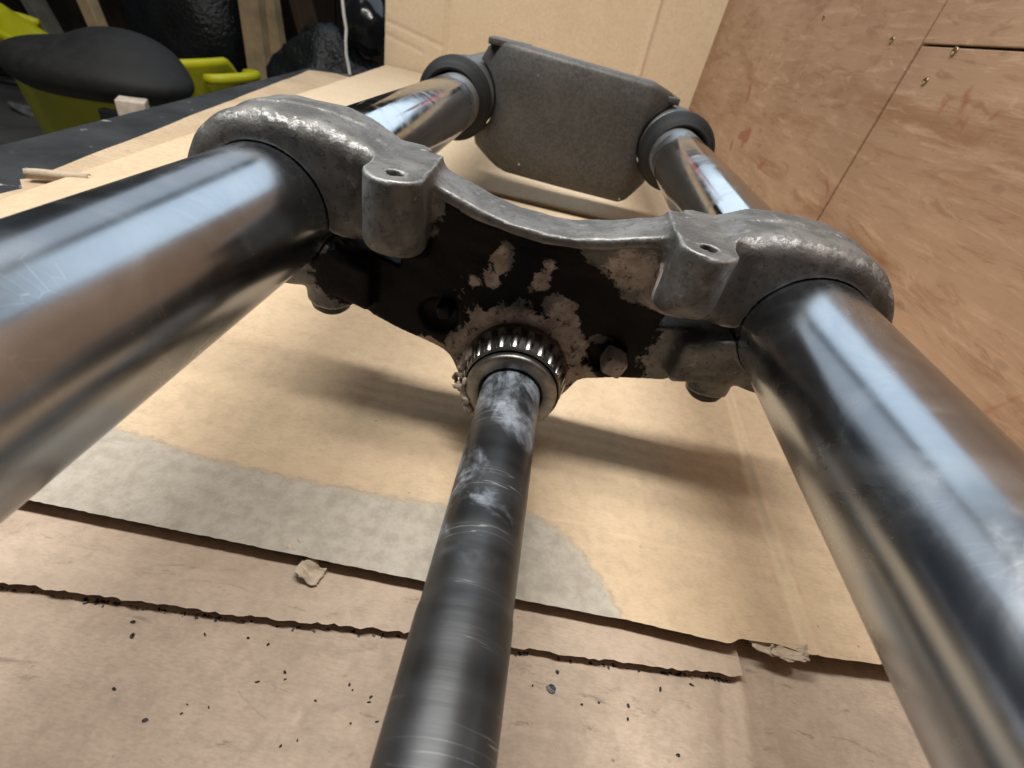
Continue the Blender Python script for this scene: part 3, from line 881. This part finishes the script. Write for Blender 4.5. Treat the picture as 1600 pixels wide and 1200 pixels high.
# workbench
bench = empty("workbench", (0, 0.5, -0.60), "low workbench with scuffed black top under the cardboard", "workbench")
poly = [(-420, -300), (-436, 370), (-506, 1056), (-418, 1084), (-425, 1180), (-405, 1360), (275, 1360), (275, -300)]
v = [(px * MM, py * MM - 0.5, (0.60 - 0.009)) for px, py in poly] + [(px * MM, py * MM - 0.5, 0.60 - 0.055) for px, py in poly]
n = len(poly)
f = [tuple(range(n))[::-1], tuple(range(n, 2 * n))] + [(i, (i + 1) % n, n + (i + 1) % n, n + i) for i in range(n)]
link("bench_top", mesh("bench_top", v, f), BENCH, bench, smooth=False)
for px, py in ((-400, -250), (-450, 980), (230, -250), (230, 1300)):
    v, f = box(px - 30, px + 30, py - 30, py + 30, 0, 545, 3)
    link("bench_leg", mesh("bench_leg", [(a * MM, b * MM - 0.5, c * MM) for a, b, c in v], f), BENCH, bench, smooth=False)

# black flakes of paint lying on the near sheet
FLAKE = simple("black paint flake", (0.012, 0.012, 0.014), 0.5, 0, 100, 0.3, 0.2, 0.0003)
FL2 = simple("slate grey paint flake", (0.035, 0.04, 0.05), 0.4, 0, 100, 0.3, 0.2, 0.0003)


def flake_mesh(seed, w, h):
    r_ = random.Random(seed); n = r_.randint(6, 9); top = []
    for k in range(n):
        t = 2 * math.pi * k / n; q = r_.uniform(0.6, 1.0)
        top.append((w / 2 * q * math.cos(t), h / 2 * q * math.sin(t), 0.25 + r_.uniform(0, 0.45)))
    v = [(0, 0, 0.6)] + top + [(a, b, 0.0) for a, b, c in top]
    f = [(0, 1 + k, 1 + (k + 1) % n) for k in range(n)] + [(1 + k, 1 + n + k, 1 + n + (k + 1) % n, 1 + (k + 1) % n) for k in range(n)]
    return mesh("paint_flake", [(a * MM, b * MM, c * MM) for a, b, c in v], f)


big = link("paint_flake", flake_mesh(99, 3.6, 3.4), FL2, smooth=False, loc=(0.0318, 0.0598, -0.0030), rot=(0, 0, 0.9))
tag(big, "largest slate-grey paint flake on the tan cardboard right of the stem", "paint flake")
variants = [flake_mesh(i, 1.35, 0.85) for i in range(6)]
SPOTS = [(-12.5, 63.0, 1.5), (-8.0, 62.5, 1.3), (-58.2, 55.7, 1.0), (-90.3, 53.5, 1.1), (-33.1, 44.4, 0.7), (-49.9, 45.7, 1.1), (-44.1, 49.3, 0.9), (-43.2, 47.7, 0.8), (-83.1, 37.6, 0.8), (-71.4, 32.8, 1.2), (-63.9, 37.7, 0.6), (-58.5, 38.0, 0.6), (-64, 35.6, 0.6), (-25.8, 49.7, 0.9), (-24.5, 48.6, 0.6), (-19, 47.9, 1.0), (-19, 46.6, 1.2), (-15.4, 42.6, 0.9), (-37, 33.4, 0.7), (-33.6, 35.2, 0.6), (46.7, 58.9, 0.9), (55.9, 59.8, 1.1), (55.5, 56.2, 1.0), (41.5, 57.5, 0.7), (66.8, 66.4, 1.3), (77.5, 69.8, 1.5), (33.6, 64.8, 1.4), (26.3, 59.6, 0.7), (69.8, 50.0, 1.3), (-88, 50.2, 1.3), (-70, 54.3, 0.9), (-52, 55.2, 0.9), (-22, 41, 0.7)]
for i, (px, py, s_) in enumerate(SPOTS):
    o = link("paint_flake", variants[i % 6], FLAKE, smooth=False, loc=(px * MM, py * MM, -0.0033), rot=(0, 0, random.uniform(0, 6.28)))
    o.scale = (s_, s_ * random.uniform(0.6, 1.3), 1)
    tag(o, "tiny black paint flake scattered on the dirty tan cardboard", "paint flake", "tiny black flakes on the front sheet")
# oily crumbs packed along the strip's front edge
cv = []
for i in range(240):
    px = random.uniform(-130, 92)
    py = np.interp(px, [-125, -60, -11, 40, 94], [55, 60, 65.5, 69, 74]) - abs(random.gauss(0, 0.5)) + 0.3
    s_ = 0.16 + 0.5 * random.random() ** 2.5
    v, f = box(-s_, s_, -s_ * 0.6, s_ * 0.6, 0, s_ * 0.7)
    a = random.uniform(0, 3.1)
    v = [((px + p[0] * math.cos(a) - p[1] * math.sin(a)) * MM, (py + p[0] * math.sin(a) + p[1] * math.cos(a)) * MM, (p[2] - 3.3) * MM) for p in v]
    cv.append((v, f))
v, f = join(*cv)
o = link("crumbs", mesh("crumbs", v, f), FLAKE, smooth=False); o["kind"] = "stuff"; o["label"] = "oily black crumbs along the edge of the narrow cardboard strip"

# =================================================================== PLYWOOD WALL ON THE RIGHT
XW = 252.0
wall = empty("plywood_wall", (XW * MM, 0.6, -0.01), "reddish plywood wall with screwed panels on the right of the bench", "plywood wall")


def wpanel(y0, y1, z0, z1, t0=0.0):
    v, f = box(t0, 12, y0, y1, z0, z1, 0.7)
    me = mesh("panel", [(a * MM, b * MM - 0.6, c * MM + 0.01) for a, b, c in v], f)
    return link("panel", me, PLY, wall, smooth=False)


p_far = wpanel(485.5, 1215, -8, 700)
p_low = wpanel(-320, 483.5, -8, 191.0, 1.0)
p_top = wpanel(-320, 484.0, 192.6, 700, 0.4)
BRASS = simple("brass screw", (0.30, 0.21, 0.10), 0.45, 1.0, 200, 0.3, 0.1, 0.0003)
HOLE = simple("dark hole", (0.03, 0.02, 0.015), 0.8)
sv, sf = lathe([(0.01, 0.6), (1.2, 0.5), (1.3, 0.25), (3.1, -0.35), (3.3, -0.5), (4.2, -0.3), (4.4, 0.3)], 20, 'x')
me_sc = mesh("screw", [(a * 0.7 * MM, b * 0.65 * MM, c * 0.65 * MM) for a, b, c in sv], sf)
for pan, yy_, zz in ((p_low, 452, 170), (p_low, 440, 189), (p_far, 530, 194), (p_far, 700, 212)):
    o = link("screw", me_sc, BRASS if pan is p_low else HOLE, pan, loc=((0.4 if pan is p_low else -0.6) * MM, yy_ * MM - 0.6, zz * MM + 0.01))

# =================================================================== THE GARAGE BEHIND
FLOOR = simple("concrete floor", (0.20, 0.195, 0.185), 0.85, 0, 6, 0.25, 0.4, 0.003)
v, f = box(-4.2, 3.0, -2.5, 4.2, -0.70, -0.60)
o = link("floor", mesh("floor", v, f), FLOOR, smooth=False); o["kind"] = "structure"
DARKWOOD = simple("dark shed boards", (0.045, 0.030, 0.020), 0.8, 0, 5, 0.5, 0.4, 0.003)
gw = empty("board_wall", (-1.0, 3.0, -0.6), "dark brown board wall at the back of the garage", "board wall")
xx = -4.0
while xx < 2.6:
    w_ = random.uniform(0.17, 0.22)
    v, f = box(xx + 0.004, xx + w_ - 0.004, 0, 0.03 + random.uniform(0, 0.012), 0, 2.6, 0.004)
    link("board", mesh("board", [(a + 1.0, b, c) for a, b, c in v], f), DARKWOOD, gw, smooth=False)
    xx += w_


def ray_pt(px, py, yw):
    """world point at depth yw (m) seen at photo pixel (used once to place the background objects)"""
    d = MC.T @ np.array([px - 800, py - 600, FPX]); t = yw / d[1]
    return Vector((-0.003 + d[0] * t, yw, 0.152 + d[2] * t))


YELLOW = simple("yellow tub plastic", (0.52, 0.50, 0.008), 0.45, 0, 8, 0.10, 0.05, 0.001)
# yellow flexible tub
tub_c = Vector((-1.165, 1.36, -0.60))
tub = empty("yellow_tub", tub_c, "yellow flexible plastic tub with loop handles standing beyond the bench", "tub")
prof = [(0.001, 0.0), (0.215, 0.0), (0.225, 0.01), (0.30, 0.36), (0.315, 0.37), (0.318, 0.38), (0.305, 0.385), (0.292, 0.37), (0.215, 0.02), (0.001, 0.02)]
v, f = lathe(prof, 64, 'z')
v = [(a * 0.93, b * 0.62, c * 1.27 + (0.03 * (a / 0.3) ** 2 - 0.42 * max(b, 0) if c > 0.2 else 0)) for a, b, c in v]
link("tub_body", mesh("tub_body", v, f), YELLOW, tub)
for sx in (-1, 1):
    pts = []
    for k in range(13):
        t = math.pi * k / 12
        pts.append((sx * (0.285 + 0.065 * math.sin(t)), 0.085 * math.cos(t), 0.478 + 0.012 * math.sin(t)))
    v, f = tube_path(pts, 0.0115, 10)
    link("handle", mesh("handle", v, f), YELLOW, tub)
# black padded saddle resting on the tub
SEAT = simple("black seat vinyl", (0.014, 0.0135, 0.013), 0.7, 0, 40, 0.3, 0.15, 0.001)


def seat_sdf(x, y, z):
    a = (np.sqrt((x / 0.21) ** 2 + (y / 0.13) ** 2 + (z / 0.055) ** 2) - 1) * 0.055
    b = (np.sqrt(((x - 0.05) / 0.12) ** 2 + ((y - 0.03) / 0.10) ** 2 + ((z - 0.035) / 0.06) ** 2) - 1) * 0.06
    c = (np.sqrt(((x + 0.07) / 0.14) ** 2 + (y / 0.115) ** 2 + ((z + 0.01) / 0.06) ** 2) - 1) * 0.06
    d = smin(smin(a, b, 0.05), c, 0.03)
    return np.maximum(d, -z - 0.05)


V, Q = surface_nets(seat_sdf, (-0.25, -0.17, -0.08), (0.25, 0.17, 0.12), 0.006)
so = empty("seat", (-1.05, 1.16, -0.135), "black padded motorcycle seat resting on the yellow tub", "motorcycle seat")
link("seat_cover", fast_mesh("seat_cover", V * np.array([0.93, 0.9, 0.95], np.float32), Q), SEAT, so)
v, f = box(-0.035, 0.035, -0.01, 0.01, -0.11, -0.045, 0.004)
link("mounting_bracket", mesh("mounting_bracket", [(a + 0.10, b - 0.1, c) for a, b, c in v], f), BOLT, so, smooth=False)

TIMBER = simple("pale timber", (0.42, 0.30, 0.17), 0.75, 0, 9, 0.3, 0.3, 0.002)


def stud(p0, p1, w_, d_, label, mat=TIMBER):
    p0, p1 = Vector(p0), Vector(p1); L = (p1 - p0).length
    v, f = box(-w_ / 2, w_ / 2, -d_ / 2, d_ / 2, 0, L, 0.003)
    o = link("timber_post", mesh("timber_post", v, f), mat, loc=p0, smooth=False)
    o.rotation_mode = 'QUATERNION'; o.rotation_quaternion = (p1 - p0).to_track_quat('Z', 'Y')
    return tag(o, label, "timber post", "timber posts in the dark garage")


def stud_px(a, b, yw, w_, d_, label, mat=TIMBER):
    p0 = ray_pt(a[0], a[1], yw); p1 = ray_pt(b[0], b[1], yw)
    dd_ = p1 - p0
    t0 = (-0.6 - p0.z) / dd_.z
    return stud(p0 + dd_ * t0, p1 + dd_ * 4.0, w_, d_, label, mat)


stud_px((405, 100), (392, 0), 1.95, 0.045, 0.07, "pale timber post left of its twin behind the bench corner")
stud_px((432, 92), (417, 0), 2.00, 0.050, 0.07, "pale timber post right of its twin behind the bench corner")
stud_px((152, 38), (136, 0), 1.75, 0.042, 0.04, "pale timber batten leaning behind the black seat")
GREYW = simple("grey weathered board", (0.16, 0.15, 0.12), 0.8, 0, 9, 0.3, 0.3, 0.002)
stud_px((72, 35), (52, 0), 1.85, 0.07, 0.03, "grey weathered board standing behind the left end of the seat", GREYW)
BROWN = simple("brown board", (0.10, 0.055, 0.03), 0.8, 0, 9, 0.3, 0.3, 0.002)
stud_px((492, 80), (470, 0), 2.3, 0.15, 0.03, "wide dark brown board leaning right of the pale twin posts", BROWN)

BLACKBAG = simple("black polythene", (0.009, 0.011, 0.012), 0.35, 0, 14, 0.3, 0.6, 0.01)


def blob(name, c, r, amp, mat, label, cat, seed, res=34, fz=1.0, group=None):
    v = []; f = []
    n, m_ = res, res
    for i in range(n + 1):
        th_ = math.pi * i / n
        for j in range(m_):
            ph = 2 * math.pi * j / m_
            v.append((math.sin(th_) * math.cos(ph), math.sin(th_) * math.sin(ph), math.cos(th_)))
    v = np.array(v)
    d = 1 + amp * fbm(v[:, 0] * 1.7 + seed, v[:, 1] * 1.7, v[:, 2] * 1.7, 4, seed)
    v = v * d[:, None] * np.array(r)
    v[:, 2] = np.maximum(v[:, 2], -r[2] * fz)
    for i in range(n):
        for j in range(m_):
            f.append((i * m_ + j, (i + 1) * m_ + j, (i + 1) * m_ + (j + 1) % m_, i * m_ + (j + 1) % m_))
    return tag(link(name, mesh(name, v, f), mat, loc=c), label, cat, group)


blob("black_sack", (-1.43, 2.1, -0.10), (0.24, 0.25, 0.50), 0.35, BLACKBAG, "bulging black plastic sack standing behind the seat and tub", "plastic sack", 4)
blob("rubber_mat_roll", (-0.78, 1.75, -0.22), (0.20, 0.12, 0.20), 0.5, BLACKBAG, "crumpled heap of black sheeting beyond the bench corner", "black sheeting", 8)
GLOSS = simple("gloss black shell", (0.012, 0.012, 0.013), 0.15, 0, 14, 0.2, 0.02, 0.001)
hp = ray_pt(578, 36, 1.75)
blob("crash_helmet", (hp.x, hp.y, hp.z), (0.075, 0.09, 0.085), 0.12, GLOSS, "glossy black rounded shell beside the white cable", "black shell", 12)
# white cable
WHITE = simple("white cable", (0.75, 0.73, 0.68), 0.5, 0, 20, 0.05, 0.02, 0.001)
cp = [ray_pt(px, py, 1.32) for px, py in ((530, -60), (533, -20), (535, 0), (537, 20), (541, 45), (540, 65), (541, 85), (545, 105), (548, 125), (550, 170))]
v, f = tube_path([tuple(p) for p in cp], 0.0036, 8)
tag(link("cable", mesh("cable", v, f), WHITE), "thin white cable hanging down beside the upright cardboard", "cable")
# odds and ends on the floor at the far left
GREYP = simple("grey plastic", (0.30, 0.31, 0.31), 0.6)


def ray_z(px, py, zw):
    d = MC.T @ np.array([px - 800, py - 600, FPX]); t = (zw - 0.152) / d[2]
    return Vector((-0.003 + d[0] * t, d[1] * t, zw))


lp = ray_z(40, 132, -0.585)
v, f = tube_path([(0.12 * math.cos(t) * (1 - 0.02 * t), 0.10 * math.sin(t), 0.012 * t) for t in np.linspace(0, 12.5, 60)], 0.016, 8)
tag(link("hose_coil", mesh("hose_coil", v, f), BOLT, loc=lp), "coil of black hose on the concrete floor left of the yellow tub", "hose")
lp2 = ray_z(55, 172, -0.585)
v, f = tube_path([(0.09 * math.cos(t), 0.05 * math.sin(t), 0.012 * math.sin(2 * t)) for t in np.linspace(0, 5.6, 30)], 0.013, 8)
tag(link("grey_strap", mesh("grey_strap", v, f), GREYP, loc=lp2), "loop of pale grey strap on the floor below the black hose coil", "strap")
lp3 = ray_pt(205, 155, 0.98)
v, f = box(-0.024, 0.024, -0.02, 0.02, -0.6 - lp3.z, 0.0, 0.002)
PALE = simple("pale carton", (0.62, 0.52, 0.42), 0.8)
tag(link("carton", mesh("carton", v, f), PALE, loc=lp3, smooth=False, rot=(0, 0, 0.5)), "pale carton top peeping over the black bench edge before the tub", "carton")
# crusty old grease round the foot of the bearing
def grease_sdf(x, y, z):
    r = np.hypot(x, z)
    th_ = np.arctan2(z, x)
    n = 2.2 * vnoise(x / 3.0, y / 3.0, z / 3.0, 4) + 1.3 * vnoise(x / 1.3, y / 1.3, z / 1.3, 6)
    side = np.clip(np.cos(th_ - math.radians(205)), 0, 1) ** 2
    a = np.hypot(r - 20.0, (y - 151) * 0.55) - (-1.6 + 5.0 * side) + n * (0.35 + 0.5 * side)
    b = np.hypot(r - 18.0, (y - 141.5) * 0.7) - (-1.4 + 3.8 * np.clip(np.cos(th_ - math.radians(215)), 0, 1) ** 3) + n * 0.5
    return np.minimum(a, b)


V, Q = surface_nets(grease_sdf, (-28, 134, -28), (28, 163, 28), 0.7)
GREASE = NT("dried grease")
gn = GREASE.noise(300, 5, 0.7)
GREASE = GREASE.done(GREASE.mix(GREASE.ramp(gn, 0.35, 0.65), (0.16, 0.12, 0.09), (0.48, 0.41, 0.34)), 0.75, 0.0, GREASE.bump(gn, 0.6, 0.0008))
o = link("dried_grease", fast_mesh("dried_grease", V * MM, Q), GREASE, bear); rel(o, bear, 0.8, 0, AX + ZS)

# unseen canister added behind the upright card to redden the left tube's reflection
REDP = simple("red painted tin", (0.50, 0.025, 0.06), 0.4, 0, 20, 0.1, 0.05, 0.001)
can = empty("added_red_canister", (-0.035, 1.275, -0.009), "unseen red canister added behind the upright cardboard for its reflection in the left tube", "canister")
link("can_body", mesh("can_body", *lathe([(0.001, 0.0), (0.041, 0.0), (0.044, 0.004), (0.044, 0.385), (0.040, 0.40), (0.022, 0.43), (0.001, 0.43)], 40, 'z')), REDP, can)
link("cap", mesh("cap", *lathe([(0.001, 0.43), (0.020, 0.43), (0.020, 0.455), (0.016, 0.46), (0.001, 0.46)], 24, 'z')), BOLT, can)
